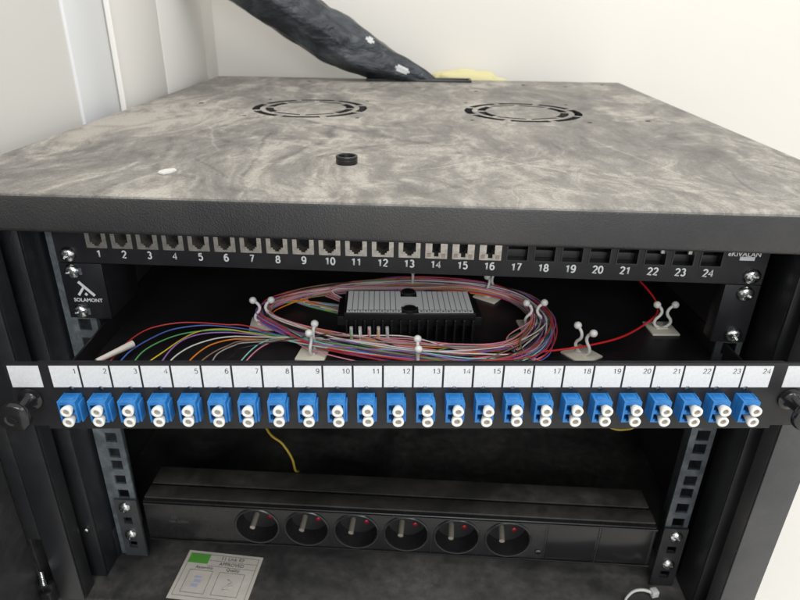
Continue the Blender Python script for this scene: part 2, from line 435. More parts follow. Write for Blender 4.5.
for bx in ((-70,-66.5,532,552),(76.5,80,532,552)): fr.box(bx[0],bx[1],bx[2],bx[3],41,45.4,.5)
cp(fr, 'cable_entry_frame', M['black'])
# side and back sheets, floor
cp(CM().box(-291, -289, -46, 560, -335, 17), 'side_panel', M['steel'], False)
cp(CM().box(275, 277, -46, 560, -335, 17), 'side_panel', M['steel'], False)
cp(CM().box(-288.5, 274.5, 556, 560, -335, 17), 'back_panel', M['steel_in'], False)
cp(CM().box(-288.5, 274.5, -47, 555.5, -335, -310, 1.5), 'base_panel', M['floor_in'])
# corner posts: front flanges with folded inner lips
p = CM(); p.box(-277, -255.5, -50, -48, -308.5, 17, .5); p.box(-257.5, -255.5, -47.5, -34, -308.5, 17, .4); p.box(-288.6, -277.3, -50, -48, -241, 17, .5)
cp(p, 'corner_post', M['post'])
p = CM(); p.box(251.5, 276.3, -50, -48, -345, 17, .5); p.box(251.5, 253.5, -47.5, -34, -308.5, 17, .4)
cp(p, 'corner_post', M['flange'])
p = CM(); p.box(-264, -248.5, -25, -23, -310, 17, .4); p.box(-250.5, -248.5, -22.5, 6, -310, 17, .4); cp(p, 'inner_post', M['post'])
p = CM(); p.box(248.5, 264, -25, -23, -310, 17, .4); p.box(248.5, 250.5, -22.5, 6, -310, 17, .4); cp(p, 'inner_post', M['post'])
# small black angle brackets at the feet of the rails
p = CM(); p.box(-249, -247.5, -4, 18, -309.5, -278, .3); p.box(-262, -244, 8, 10, -300, -258, .4)
cp(p, 'angle_bracket', M['post'])
inst(SCREW, 'screw', cab, Vector((-252,7.5,-270))-CO).scale = (.6,.6,.6)
inst(SCREW, 'screw', cab, Vector((268,-25.5,-272))-CO).scale = (.5,.5,.5)
inst(SCREW, 'screw', cab, Vector((-256,-25.5,-255))-CO).scale = (.35,.35,.35)
# rails with square holes (15.875 / 15.875 / 12.7 mm pattern)
def rail(sign):
    cx = 232.5*sign
    b = CM(); zc = []
    for u in range(0, 8):
        for d in (15.875, 0, -15.875):
            z = -44.45*u + d
            if 14 > z > -304: zc.append(z)
    zs = [-309.5]
    for z in sorted(zc): zs += [z-4.7, z+4.7]
    zs.append(17.1)
    xs = [-246.5, cx-4.75, cx+4.75, -223] if sign < 0 else [223, cx-4.75, cx+4.75, 241]
    b.grid(xs, zs, {(1, 1+2*k) for k in range(len(zc))}, 0, 2)
    xo = -246.5 if sign < 0 else 239
    b.box(xo, xo+2, 2.2, 40, -309.5, 17)
    xi = -225 if sign < 0 else 223
    return b
r = rail(-1); r.prism([(-246.5,0),(-246.5,2),(-250.5,9),(-252,8)], -309.5, 17)
cp(r, 'mounting_rail', M['zinc'], False)
M['zinc2'] = mat('darker_zinc_rail', (.07,.08,.09), .40, .5); n = N(M['zinc2'])  # rail colours in a darker version, for the right rail only
n.base(n.ramp(n.noise(90, 5, .65, .5), [(.35, (.05,.058,.066)), (.7, (.13,.15,.165))]))
r = rail(1); cp(r, 'mounting_rail', M['zinc2'], False)
# open door leaf at the left with its latch
d = CM(); d.box(-293.5, -288.9, -640, -50.2, -330, 15, .8); d.box(-288.7, -282, -640, -600, -330, 15, .6)
cp(d, 'door', M['steel'])
d = CM(); d.box(-291.2,-276,-56,-50.3,-292,-286,.6); d.box(-284,-276,-60,-50.3,-306,-292,.8); d.box(-300,-287,-58,-50.6,-316,-303,2.5)
lt = cp(d, 'door_hinge', M['black'])
MB().tube([(-286,-50,-279),(-286+6,-58,-284.5)], 2.6, 14).build('hinge_pin', M['chrome'], lt, loc=-CO+CO, smooth=True)
lt.children[0].location = -CO*S + Vector((0,0,0))
lt.location = (0,0,0)

# ------------------------------------------------------------------ copper patch panel (top)
pp = empty('copper_patch_panel', (0,0,0), label='black copper patch panel with shielded sockets numbered 1 to 24 under the lid', cat='patch panel')
px = [(-209.6 + 18.0*k) for k in range(24)]
xs = [-240.5]; 
for x in px: xs += [x-7.35, x+7.35]
xs.append(240.5)
MB().grid(xs, [-22.2, -10.7, 2.4, 22.2], {(1+2*k, 1) for k in range(24)}, -2, -.3).build('faceplate', M['panel'], pp)
MB().box(-220, 220, .0, 2, -22.0, -20.4).build('panel_lip', M['panel'], pp)
MB().box(-218, 218, 14, 60, -19, 19, 1).build('rear_housing', M['black'], pp)
def jack_mesh(kind):
    b = MB()
    xs = [-7.3,-4.3,-2.8,-1.5,1.5,2.8,4.3,7.3]; zs = [-10.5,-8.9,-7.6,-6.2,.4,2.2]
    skip = set()
    if kind == 0: rows = {1:(3,3), 2:(2,4), 3:(1,5)}
    else: rows = {1:(3,3), 2:(3,3), 3:(2,4)}
    for j,(a,c_) in rows.items():
        for i in range(a, c_+1): skip.add((i,j))
    b.grid(xs, zs, skip, -2.6, 8)
    if kind == 1:
        b.mi = 1
        b.box(-6.2,-3.6,-3.1,-2.5,-9.4,-6.9,.2); b.box(3.6,6.2,-3.1,-2.5,-9.4,-6.9,.2)
    b.mi = 2; b.box(-6.8,6.8,8.2,9,-10,2.)
    if kind == 0:
        b.mi = 3; b.box(-4.2,4.2,3.4,7.8,-1.4,-.2)
    return b.mesh('jack', [M['jack'], M['beige'], M['blackhole'], M['brass']])
J0, J1 = jack_mesh(0), jack_mesh(1)
def empty_port_mesh():
    b = MB(); b.grid([-7.3,-6.5,6.5,7.3],[-10.65,-9.9,1.7,2.35],{(1,1)},-2.4,10)
    b.box(-6.4,6.4,4.5,6,-9.8,-4.8); b.box(-6.4,6.4,9,10,-9.8,1.6)
    return b.mesh('empty_port', [M['black']])
J2 = empty_port_mesh()
for k, x in enumerate(px):
    o = inst(J0 if k < 13 else J1 if k < 16 else J2, 'jack' if k < 16 else 'empty_port', pp, (x,0,0))
    number('port_number', str(k+1), 4.9, (x,-2.05,-15.0), M['whiteink'], pp, w=.25)
for k, dx in ((21, 5.2), (22, 5.)):
    MB().box(px[k]+dx-1, px[k]+dx+1.3, 1, 3, -3.4, 0, .2).build('latch_tab', M['cap'], pp)
for sx in (-1,1): inst(SCREW, 'screw', pp, (232.5*sx+(.8 if sx<0 else 0), -2, -15.9), (0,.4*sx,0))
text('logo', 'eKIVALAN', 4.6, (224.5,-2.05,-1.0), M['whiteink'], pp, bold=.06)
MB().box(222,231.5,-2.25,-2.02,-5.2,-2.6).build('logo_block', M['label'], pp)

# ------------------------------------------------------------------ fibre drawer
TH = math.atan(.068)
DO = Vector((11.7,-76.6,-69.2)); DR = Euler((0,-.004,TH))
dr = empty('fibre_patch_panel', DO, DR, label='black pulled out optical fibre drawer with blue adapters numbered 1 to 24', cat='fibre patch panel')
FZ = -16.0                                     # tray floor in drawer coordinates
PIT = 17.96
fx = lambda k: (k-12.5)*PIT                    # centre of label k (1..24)
ax = lambda k: (k-12.5)*17.66-1.5              # centre of adapter k
D2W = Matrix.Translation(DO) @ DR.to_matrix().to_4x4()
def dw(p): return D2W @ Vector(p)
# faceplate with adapter cut-outs
xs = [-241.3,-224.5]
for k in range(1,25): xs += [ax(k)-4.6, ax(k)+4.6]
xs += [224.5, 241.3]
sk = {(2+2*k, 2) for k in range(24)} | {(0,0), (len(xs)-2,0)}
MB().grid(xs, [-25.8,-23.4,-13.2,-1.0,22.0], sk, 0, 1.8).build('faceplate', M['panel'], dr)
MB().box(-222,222,1.9,3.2,20.6,21.9,.3).build('top_lip', M['panel'], dr)
t = MB(); t.box(-222.5,222.5,12,285,FZ-1.5,FZ); t.box(-224,-222.6,12,285,FZ-1.5,-1.2); t.box(222.6,224,12,285,FZ-1.5,-1.2); t.box(-222.5,222.5,283.5,285,FZ,10)
t.build('tray', M['tray'], dr)
# labels: one per port, plus a blank one on each ear
def label_mesh(w): return MB().box(-w/2, w/2, -.35, -.02, -7.45, 7.45).mesh('port_label', M['label'])
LM = label_mesh(PIT-1.25); LB = label_mesh(18.3)
for k in range(1,25):
    l = inst(LM, 'port_label', dr, (fx(k),0,12.6))
    number('label_number', str(k), 3.3, (PIT/2-1.9,-.38,4.0), M['blackink'], l, w=.155, align='R')
inst(LB, 'port_label', dr, (-230.2,0,12.6), label='blank white label on the left ear')
inst(LB, 'port_label', dr, (232.6,0,12.6), label='blank white label on the right ear')
# adapters
def adapter():
    b = MB()
    W_, H_ = 5.25, 7.3
    b.grid([-W_,-4.1,-2.6,3.9,W_], [-H_,-6.6,-5.2,-1.3,-.2,1.2,5.2,H_], {(1,2),(2,1),(2,2),(1,5),(2,4),(2,5)}, -9.6, -4)
    b.box(-W_,W_,-3.98,12,-H_,H_,.3)
    b.box(W_+.02,W_+1.1,-7.2,-.2,-H_-1.2,4.6,.2)
    b.box(-W_,-W_+1.0,-9.9,-.2,H_-.02,H_+.45,.15); b.box(W_-1.0,W_,-6.4,-.2,H_-.02,H_+.45,.15); b.box(-W_+2.2,W_-2.2,-7,-1.5,H_-.02,H_+.25,.1)
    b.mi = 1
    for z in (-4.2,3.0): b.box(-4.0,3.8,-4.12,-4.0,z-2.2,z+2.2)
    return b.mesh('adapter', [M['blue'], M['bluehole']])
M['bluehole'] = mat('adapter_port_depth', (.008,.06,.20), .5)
AM = adapter(); shade(AM, 30)
def cap_mesh():
    b = MB()
    b.lathe([(1.5,0),(1.7,2.5),(2.6,6.6),(3.15,8.0),(3.38,9.3),(3.35,10.2),(2.9,10.75),(1.95,10.55),(1.65,10.)], 28, FWD)
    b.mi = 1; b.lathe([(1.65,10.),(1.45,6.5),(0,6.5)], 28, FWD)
    return b.mesh('dust_cap', [M['cap'], M['caphole']], recalc=False)
CAPM = cap_mesh()
bmx = bmesh.new(); bmx.from_mesh(CAPM); bmesh.ops.recalc_face_normals(bmx, faces=bmx.faces); bmx.to_mesh(CAPM); bmx.free()
AZ = -6.6
for k in range(1,25):
    a = inst(AM, 'adapter', dr, (ax(k),0,AZ), (0,random.uniform(-.012,.012),0))
    for z in (-4.25,3.05): 
        inst(CAPM, 'dust_cap', a, (1.3+random.uniform(-.3,.3),-3.4,z), (random.uniform(-.03,.03),0,random.uniform(-.03,.03)+.0))
    inst(SMALL, 'screw', dr, (ax(k),0,4.1), (0,random.uniform(0,1.5),0))
# push knobs on the ears
def knob(s):
    b = MB()
    b.lathe([(0,-.5),(7.2,0),(7.4,.6),(7.2,1.6),(5.2,2.4),(4.2,4),(3.7,9),(3.7,15),(6.,16.2),(8.8,16.8),(9.7,17.8),(9.7,19.4),(8.8,20.9),(5.6,21.9),(3.9,22.0),(3.2,21.2),(0,20.9)], 40, FWD)
    b.box(-3.6,3.6,-21.2,-20.3,-.55,.55,.1, mtx=RY(.6))
    return b.build('knob', M['knob'], dr, smooth=True, loc=(s,0,-3.0))
knob(-230.6); knob(230.6)
# fixed brackets on the rails (front plates carry screws, the left one a printed mark)
for sx in (-1,1):
    bk = empty('rail_bracket', (0,0,0)); bk.parent = dr
    loc, rot, sc = Matrix.LocRotScale(DO*S, DR, None).inverted().decompose(); bk.location = loc; bk.rotation_euler = rot.to_euler()
    x0, x1 = (-240.5,-209.5) if sx < 0 else (217.5,240.5)
    xi = -211 if sx < 0 else 217.5
    b = MB(); b.box(x0,x1,-2.2,-.3,-66.3,-22.8,.3); b.box(xi,xi+1.5,-.2,45 if sx<0 else 10,-66,-23.2,.2)
    b.build('bracket_plate', M['panel'], bk, smooth=True)
    for z in (-28.6,-60.3):
        x = 232.5*sx + (1.2 if sx<0 else -1)
        inst(SCREW, 'screw', bk, (x,-2.2,z), (0,random.uniform(0,1.5),0))
        if sx < 0: inst(NUT, 'cage_nut', bk, (x,-2.2,z))
    if sx < 0:
        text('logo_text', 'SOLAMONT', 3.9, (-224.4,-2.25,-51.6), M['whiteink'], bk, bold=.10)
        lg = MB()
        def stroke(a, b_, w0, w1):
            a, b_ = Vector(a), Vector(b_); dd = (b_-a).normalized(); nn = Vector((-dd.y, dd.x))
            lg.prism([tuple(a+nn*w0), tuple(a-nn*w0), tuple(b_-nn*w1), tuple(b_+nn*w1)], -.03, .03, T(-224.4,-2.28,-48.2) @ RX(PI/2))
        stroke((-4.6,11.2),(5.6,0.4),1.1,1.1); stroke((-1.6,6.8),(-6.2,.4),.8,.9)
        lg.prism([(0,0),(1.4,1.4),(0,2.8),(-1.4,1.4)], -.03, .03, T(-224.9,-2.28,-48.2) @ RX(PI/2))
        lg.build('logo_mark', M['whiteink'], bk)

# ------------------------------------------------------------------ cable clips on the tray
def clip_proto():
    r = bpy.data.objects.new('cable_clip', None); COL.objects.link(r)
    b = MB(); b.box(-10.5,10.5,-10.5,10.5,0,1.6,.4); b.box(-4.5,4.5,-2.4,2.4,1.5,2.6,.4); b.build('adhesive_base', M['nylonbase'], r, smooth=True)
    for s in (-1,1):
        P = [(s*1.5,0,2),(s*4.4,0,3.2),(s*6.3,0,6),(s*5.6,0,9.2),(s*3.3,0,12),(s*2.2,0,15),(s*3.2,0,18.2),(s*5.4,0,20.4),(s*6.6,0,21.4)]
        a = MB(); a.tube(catmull(P,5), 1.15, 10)
        a.lathe([(0,-2.8)]+[(2.8*math.sin(PI*i/10), -2.8*math.cos(PI*i/10)) for i in range(1,10)]+[(0,2.8)], 18, T(s*7.0,0,21.6))
        a.build('clip_arm', M['nylon'], r)
    return r
CP = clip_proto()
def clip(s, t, yaw, label, first=False, lean=0., arms=None):
    o = CP if first else copy_tree(CP)
    o.location = dw((s,t,FZ))*S; o.rotation_euler = (lean,0,TH+yaw)
    tag(o, label, 'cable clip', 'twist cable clips stuck to the drawer tray')
clip(-111,117,.05,'pale clip at the left end of the coloured fibre coil',True)
clip(-68,72,1.38,'pale clip in front of the fibre coil above label 9')
clip(6,50,1.56,'pale clip seen edge on in front of the splice holder')
clip(9,181,1.5,'pale clip behind the splice holder under the back of the coil')
clip(75,168,.9,'pale clip at the back right beside the splice holder')
clip(100,113,.05,'pale clip at the right end of the coloured fibre coil')
clip(126,71,-1.0,'pale clip above label 18 with the red jumper through it')
clip(200,110,.0,'pale clip farthest right, alone near the tray edge')

# ------------------------------------------------------------------ splice holder
sh = empty('splice_holder', dw((2,101,FZ)), (0,0,TH), label='black comb splice holder with a white ruled label in the middle of the tray', cat='splice holder')
b = MB(); b.box(-52,52,-21,21,0,3,.5); b.box(-48,48,-17,20,22,27.5,.8); b.box(-48,48,4,18,3,22)
b.box(-53,53,-13,19,15,22.5,.6)
b.build('holder_body', M['black'], sh, smooth=True)
b = MB()
for i in range(15):
    x = -46 + i*92/14; b.box(x-.7,x+.7,-18,4,3,22,.15)
b.build('comb', M['black'], sh)
b = MB()
for sx in (-1,1):
    x0, x1 = (-46,-6.2) if sx<0 else (6.2,46)
    b.box(x0,x1,-16,19.2,27.6,27.85)
b.box(-6.2,6.2,-6.5,9.5,27.6,27.84)
M['label2'] = mat('bright_label_paper', (.86,.86,.85), .6)
lab = b.build('ruled_label', M['label2'], sh)
b = MB()
for sx in (-1,1):
    for i in range(1,10):
        x = sx*(6.2+i*39.8/10); b.box(x-.22,x+.22,-15.8,19,27.86,27.93)
    xa, xb = (-46,-6.2) if sx<0 else (6.2,46)
    b.box(xa,xb,-12.8,-12.4,27.86,27.92)
b.build('ruling', M['blackink'], lab)
b = MB(); b.lathe([(0,27.6),(5.4,27.6),(5.4,29.4),(4.8,30),(0,30)],20,T(0,-13.2,0)); b.lathe([(0,27.6),(5.4,27.6),(5.4,29.4),(4.8,30),(0,30)],20,T(0,15.8,0))
b.build('cover_pin', M['black'], sh, smooth=True)
b = MB()
for i in range(10):
    for sx in (-1,1):
        x = sx*(6.2+(i+.5)*39.8/10)
        b.box(x-.7,x+.7,-15.2,-13.6,27.86,27.93)
b.build('slot_numbers', M['blackink'], lab)

# ------------------------------------------------------------------ fibres
ENTRY = {
 'red': [(-207,51), (-204,78), (-197,96), (-186,104), (-172,108), (-157,108), (-138,106), (-119,104)],
 'blue': [(-200,51), (-197,68), (-189,83), (-178,96), (-164,102), (-150,104), (-134,102), (-118,99)],
 'green': [(-190,51), (-188,66), (-181,78), (-169,89), (-153,95), (-136,97), (-117,95)],
 'yellow': [(-181,51), (-173,67), (-166,81), (-158,92), (-148,97), (-133,98), (-117,94)],
 'violet': [(-171,51), (-169,68), (-164,81), (-155,89), (-141,93), (-117,92)],
 'white': [(-166,51), (-162,63), (-154,74), (-141,83), (-128,87), (-116,88)],
 'orange': [(-153,51), (-148,65), (-141,75), (-129,82), (-115,84)],
 'brown': [(-145,51), (-139,62), (-130,72), (-115,82)],
 'grey': [(-136,51), (-134,63), (-125,73), (-114,79)],
 'black': [(-127,51), (-122,62), (-113,73)],
 'turquoise': [(-117,52), (-111,69), (-104,79), (-95,84)],
 'pink': [(-114,50), (-108,66), (-101,76), (-92,82)]}
LOOP = [(-91,97),(-56,76),(0,61),(46,53),(84,67),(106,106),(98,148),(60,173),(-2,178),(-66,166),(-104,142),(-111,118)]
CEN = Vector((0,116))
#        how wide the bundle is at each loop point
WID = [6, 12, 15, 16, 13, 8, 8, 9, 10, 8, 6, 5]
def loop_pts(off, zoff, i0, steps, drift):
    """walk the coil from LOOP[i0] for a number of control points"""
    out = []
    for q in range(steps+1):
        i = (i0+q) % len(LOOP); p = Vector(LOOP[i]); dd = (p-CEN).normalized()
        o = off + drift*q/len(LOOP) + random.gauss(0,.30)
        o = max(-1.2, min(1.2, o))
        p = p + dd*o*WID[i]
        out.append((p.x, p.y, -10 + zoff*(1.0 if i in (0,11,10,5) else .8) + random.uniform(-1.3,1.3)))
    return out
def strand(name_col, pts, r, label, group=None, cat='optical fibre', mcol=None):
    W_ = [dw(p) for p in catmull(pts, 8)]
    o0 = W_[0]
    return MB(o0).tube(W_, r, 7).build('fibre_strand', M['s_'+(mcol or name_col)], label=label, cat=cat, group=group)
names = list(ENTRY)
for idx, c_ in enumerate(names):
    E_ = ENTRY[c_]; k = idx+1
    x0 = fx(k) if k < 9 else E_[0][0]+2
    start = [(E_[0][0]+1.0, 13, -6), (E_[0][0]+.5, 34, -9.0)]
    n_ = len(E_)
    ent = [(x, y, -11.5 + 2.2*math.sin(PI*j/n_)) for j,(x,y) in enumerate(E_)]
    off = [-.75,-.5,-.3,-.1,.05,.2,.35,.5,.6,.75,-.9,.85][idx]
    steps = 8 if c_ in ('yellow','green','turquoise','white') else 12*2 - 5 + random.choice((0,0,1)) if idx % 2 == 0 else 12 + 8
    lp = loop_pts(-off, random.uniform(-2.2,4.5), 1, steps, random.uniform(-.7,.7))
    lx, ly, lz = lp[-1]
    lp += [(lx-20, 150, -12), (max(-44,min(46,lx*.3-20+idx*4)), 121.5, -13)]
    strand(c_, start+ent+lp, .52, 'thin %s fibre fanning from the panel into the coil, number %s from the left' % (c_, ['one','two','three','four','five','six','seven','eight','nine','ten','eleven','twelve'][idx]), 'colour coded fibres coiled on the tray')
cols2 = ['violet','pink','blue','red','orange','pink','violet','blue','brown','red','white','violet','turquoise','violet','orange','brown','green','pink']
for idx, c_ in enumerate(cols2):
    sx = -42 + idx*8.8
    off = 1.05 - idx*.115
    lp = loop_pts(off*.9, random.uniform(-3,5.5), 3 if sx<40 else 4, 12 + random.choice((5,17,6)), random.uniform(-.8,.8))
    lx, ly, lz = lp[-1]
    lp += [(lx*.7, 150, -13), (-42+idx*5, 121.5, -13)]
    st = [(sx-6, 12, -7), (sx+3, 34, -11)]
    strand(c_, st+lp, .48, '%s fibre wound into the oval coil around the splice holder' % c_, 'fibres wound into the oval coil')
strand('red', [(20,14,-8),(34,44,-10),(50,57,-9),(70,61,-9),(109,68,-9.5),(141,77,-9),(163,88,-9),(186,107,-9),(199,119,-6),(203,136,-2),(196,160,6),(188,190,10),(184,240,12)], .8,
       'thick red fibre jumper crossing the tray to the farthest right clip', cat='fibre jumper', mcol='jumper')
# heat-shrink splice sleeves in the first five slots
for i in range(5):
    x = -42.5 + i*92/14
    base = Vector((x+2, 101-21.5, FZ)); lean = random.uniform(-.1,.1)
    g = empty('splice_sleeve', dw((x+2, 80.5, FZ)), (0,0,TH), label='%s clear splice sleeve hanging at the front of the splice holder' % ['leftmost','second','third','fourth','fifth'][i], cat='splice sleeve', group='splice sleeves in the holder')
    MB().tube([(lean*4,.6,18),(0,0,10),(lean*-6,-1.4,1.5)], 1.25, 10).build('sleeve_tube', M['heatshrink'], g, smooth=True)
    MB().tube([(lean*4-.4,-.7,16),(-.3,-1.5,9),(lean*-6,-2.6,2.5)], .45, 6).build('splice_core', M['s_'+['green','white','red','orange','grey'][i]], g)
    MB().tube(catmull([(lean*-6,-1.8,2.2),(4,-5,5),(10,-10,4),(20,-13,4)],6), .22, 5).build('bare_fibre', M['s_'+['turquoise','green','pink','orange','white'][i]], g)
# cream sleeve at the left end of the panel
a_, b_ = dw((-213,50,-8)), dw((-196,72,-7))
MB(a_).tube([a_, a_.lerp(b_,.5), b_], 2.8, 16, radii=[1.8,2.1,2.6]).build('cable_sleeve', M['sleeve'], smooth=True, label='short cream protective sleeve lying behind labels 2 and 3 of the drawer', cat='sleeve')

# ------------------------------------------------------------------ power strip
pd = empty('power_strip', (0,0,-289.5), label='black rack power strip with six round earthed sockets at the bottom', cat='power strip')
PO = Vector((0,0,-289.5))
body = MB(PO).box(-218,218,0,44,-289.5,-245.2,1.5,3).build('housing', M['pdu'], pd, smooth=True, loc=(0,0,0))
SX = [-118.8,-75.6,-32.6,10.4,53.6,97.0]; SZ = -267
c = MB(PO)
for x in SX: c.lathe([(0,-10),(18.4,-10),(17.6,15.5),(0,15.5)][::-1], 40, T(x,0,SZ) @ RX(-PI/2))
boolean(body, c); shade(body.data, 30)
tp = MB(PO); tp.box(-217,217,3.5,18,-244.9,-243.2,.5); tp.box(-217,217,21,42,-244.9,-243.4,.5); tp.build('top_cover', M['pdu_top'], pd, loc=(0,0,0), smooth=True)
e = MB(PO); e.box(-216.5,218,-1.4,-.1,-247.6,-246,.3); e.box(-216.5,218,-1.6,-.1,-288.6,-287.2,.3); e.build('edge_trim', M['pduface'], pd, loc=(0,0,0))
for x in SX:
    s_ = MB((x,0,SZ)); 
    s_.lathe([(18.3,.05),(18.3,1.0),(19.2,1.2),(19.9,.7),(19.9,.05)], 44, T(x,0,SZ) @ FWD)
    s_.lathe([(0,0),(17.4,0),(17.4,.5)], 36, T(x,15.3,SZ) @ FWD)
    sk_ = s_.build('socket', [M['rim']], pd, smooth=True, loc=Vector((x,0,SZ))-PO)
    MB().tube([(-4.0,15,-1.2),(-4.6,3,-2.4),(-4.8,0.5,-2.8)], 2.3, 16).build('earth_pin', M['brass'], sk_, smooth=True)
    MB().lathe([(0,0),(2.1,0),(2.1,.4),(0,.4)], 18, T(7.6,14.9,-3.6) @ FWD).build('shutter', M['red'], sk_)
    MB().lathe([(0,0),(2.4,0),(2.4,.3),(0,.3)], 18, T(-8.,14.9,8.0) @ FWD).build('contact_hole', M['blackhole'], sk_)
for x in (32., 128, 171.5): MB(PO).box(x-.35,x+.35,-.6,-.1,-287,-247.8).build('divider', M['rim'], pd, loc=(0,0,0))
b = MB(PO); b.box(129.5,170.0,-.5,-.1,-286.5,-248.4,.15); b.box(173,215,-.5,-.1,-286.5,-248.4,.15); b.build('blank_module', M['pduface'], pd, loc=(0,0,0), smooth=True)
inst(SMALL, 'screw', pd, Vector((123.5,-.3,-279))-PO).scale = (1.6,1.6,1.6)
for sx in (-1,1):
    x0, x1 = (-241.5,-222) if sx<0 else (222,241.5)
    cx = 232.5*sx
    zs = [-309,-299.5,-291.5,-270.5,-262.9,-243]
    MB(PO).grid([x0,cx-4,cx+3.6,x1], zs, {(1,1),(1,3)}, -2.2, -.3).build('mounting_ear', M['flange' if sx<0 else 'panel'], pd, loc=(0,0,0))
    for z in (-250.8,-282.6): inst(SCREW, 'screw', pd, Vector((cx,-2.2,z))-PO, (0,random.uniform(0,1.5),0)).scale = (.95,.95,.95)
for tx, x, z in (('CE',-192,-262), ('16A 250V~',-188,-267)): text('rating_mark', tx, 4.2, Vector((x,-.1,z))-PO, M['greyink'], pd)
# card on the cabinet floor
cd = empty('paper_card', (-153.5,-19.5,-309.7), (0,0,-.06), label='cream inspection card with a green block lying on the cabinet floor', cat='paper card')
MB().box(-34.5,34.5,-25,25,0,.3).build('card_sheet', M['paper'], cd)
b = MB(); b.box(-31.5,-13,12,22,.32,.45); b.build('green_block', M['green'], cd)
b = MB()
def frame(x0,x1,y0,y1,w=.35):
    b.box(x0,x1,y0,y0+w,.32,.4); b.box(x0,x1,y1-w,y1,.32,.4); b.box(x0,x0+w,y0+w,y1-w,.32,.4); b.box(x1-w,x1,y0+w,y1-w,.32,.4)
frame(-31.5,31.5,-21.5,22.3); frame(-26,-5,-18,5.2); frame(1,24,-18,5.2)
b.box(-12.8,31.1,16,16.3,.32,.4); b.box(-12.8,31.1,10.2,10.5,.32,.4)
b.build('printed_frame', M['blackink'], cd)
for tx, sz, x, y in (('11 Link ID',5,8,19.2),('APPROVED',4.6,9,13.2),('Assembly',4.2,-14,8.0),('Quality',4.2,12,8.0)):
    text('printed_text', tx, sz, (x,y,.45), M['blackink'], cd, rot=(0,0,0), bold=.04)
M['stamp'] = mat('faint_blue_stamp', (.38,.42,.55), .8); M['stamp2'] = mat('faint_grey_stamp', (.44,.41,.38), .8)
b = MB(); b.box(-19,-13,-12,-9,.33,.42); b.box(-18,-12,-7.5,-4.5,.33,.42); b.box(-19,-12.5,-3,-1,.33,.42); b.build('stamp', M['stamp'], cd)
b = MB()
for p in (((9,-12),(15,-12)),((9,-12),(15,-4)),((15,-4),(11,-1.5)),((13,-9),(17,-7))):
    b.tube([(p[0][0],p[0][1],.3),(p[1][0],p[1][1],.3)], .5, 5)
b.build('stamp', M['stamp2'], cd)
# cable tie and yellow jumper
ct = empty('cable_tie', (222,-13,-309.6), label='translucent grey cable tie on the cabinet floor at the right', cat='cable tie')
MB().box(-3,3,-3,3,1,7.5,.8,mtx=RZ(.25)).build('tie_head', M['tie'], ct, smooth=True)
P = catmull([(-2,0,4.4),(-9,1,5.6),(-17,0,4.4),(-24,-5,2.2),(-27,-10,.9)],6)
t_ = MB(); t_.tube(P, 1.3, 8, radii=[1.5-.6*i/len(P) for i in range(len(P))]); t_.build('tie_strap', M['tie'], ct)
for pts, lb in (([(-150,170,-60),(-135,90,-150),(-116,40,-188),(-99,30,-201),(-92,31,-217),(-91,37,-236),(-91,50,-250),(-92,60,-275)], 'yellow fibre jumper hanging down behind the left of the power strip'),
                ([(230,150,-70),(205,80,-140),(198,38,-164),(188,36,-174),(172,44,-174),(140,80,-165)], 'yellow fibre jumper looping under the right of the drawer')):
    Pn = catmull(pts, 8); MB(Pn[0]).tube(Pn, 1.0, 10).build('yellow_jumper', M['yellow'], smooth=True, label=lb, cat='fibre jumper')

# ------------------------------------------------------------------ things on and behind the lid
g = MB((-40,40,42.2)); g.lathe([(5.6,0),(7.3,0),(7.6,.6),(7.6,3.0),(7.4,3.2),(7.4,3.6),(7.7,3.8),(7.7,5.2),(7.3,5.7),(6.6,5.7),(6.0,5.2),(5.6,1.2),(0,1.2)], 40, T(-40,40,42.3))
g.build('plastic_cap', M['black'], smooth=True, label='small round black plastic cap standing on the dusty lid', cat='plastic cap')
s_ = MB((-155,5,42.2)); s_.prism([(-160,3),(-158,8.5),(-152.5,11),(-149.5,7),(-151,1),(-155,-3),(-159,-1)], 42.4, 43.4)
s_.build('paper_scrap', M['scrap'], label='tiny white scrap on the left front of the lid', cat='scrap')
# yellow foam lump behind the rear edge
f_ = MB((80,590,42)); 
r_ = bmesh.ops.create_icosphere(f_.bm, subdivisions=4, radius=1.)
rnd = random.Random(3)
for v in r_['verts']:
    from mathutils import noise as mn
    k_ = 1 + .22*mn.noise(v.co*2.1)
    v.co = Vector((80 + 54*v.co.x*k_, 588 + 17*v.co.y, 39 + 15*v.co.z*k_ + 3*v.co.x*-1))
f_.build('yellow_foam', M['greentrim'], smooth=True, label='pale yellow foam lump behind the rear edge of the lid', cat='foam')
# black sleeved cable bundle
PTS = [(30,541,36),(8,543,45),(-26,541,57),(-62,538,72),(-104,532,91),(-140,526,113),(-185,518,142),(-250,508,182),(-330,490,235)]
RAD = [7,14,21,28,33,34,34,35,37]
C_ = catmull(PTS, 14); cb = MB(C_[0])
nC = len(C_); seg = 44
R_ = [RAD[min(int(i/14), len(RAD)-2)]*(1-(i%14)/14) + RAD[min(int(i/14)+1, len(RAD)-1)]*((i%14)/14) if i < nC-1 else RAD[-1] for i in range(nC)]
cb.tube(C_, 1, seg, radii=R_)
cb.bm.verts.ensure_lookup_table()
for i in range(nC):
    for k in range(seg):
        v = cb.bm.verts[i*seg+k]; dd = (v.co-C_[i])
        nn = mn.noise(Vector((i*.035, math.cos(2*PI*k/seg)*1.1, math.sin(2*PI*k/seg)*1.1))*1.3)*.16 + mn.noise(Vector((i*.06, math.cos(2*PI*k/seg)*2.2+5, math.sin(2*PI*k/seg)*2.2))*1.8)*.07 \
           + .03*math.sin(i*.12+k*.8) + .02*math.sin(i*.05+k*1.7)
        nn += .045*abs(mn.noise(Vector((i*.09+k*.05, k*.42, 3.))))*2 - .05
        v.co = C_[i] + dd*(1+nn)
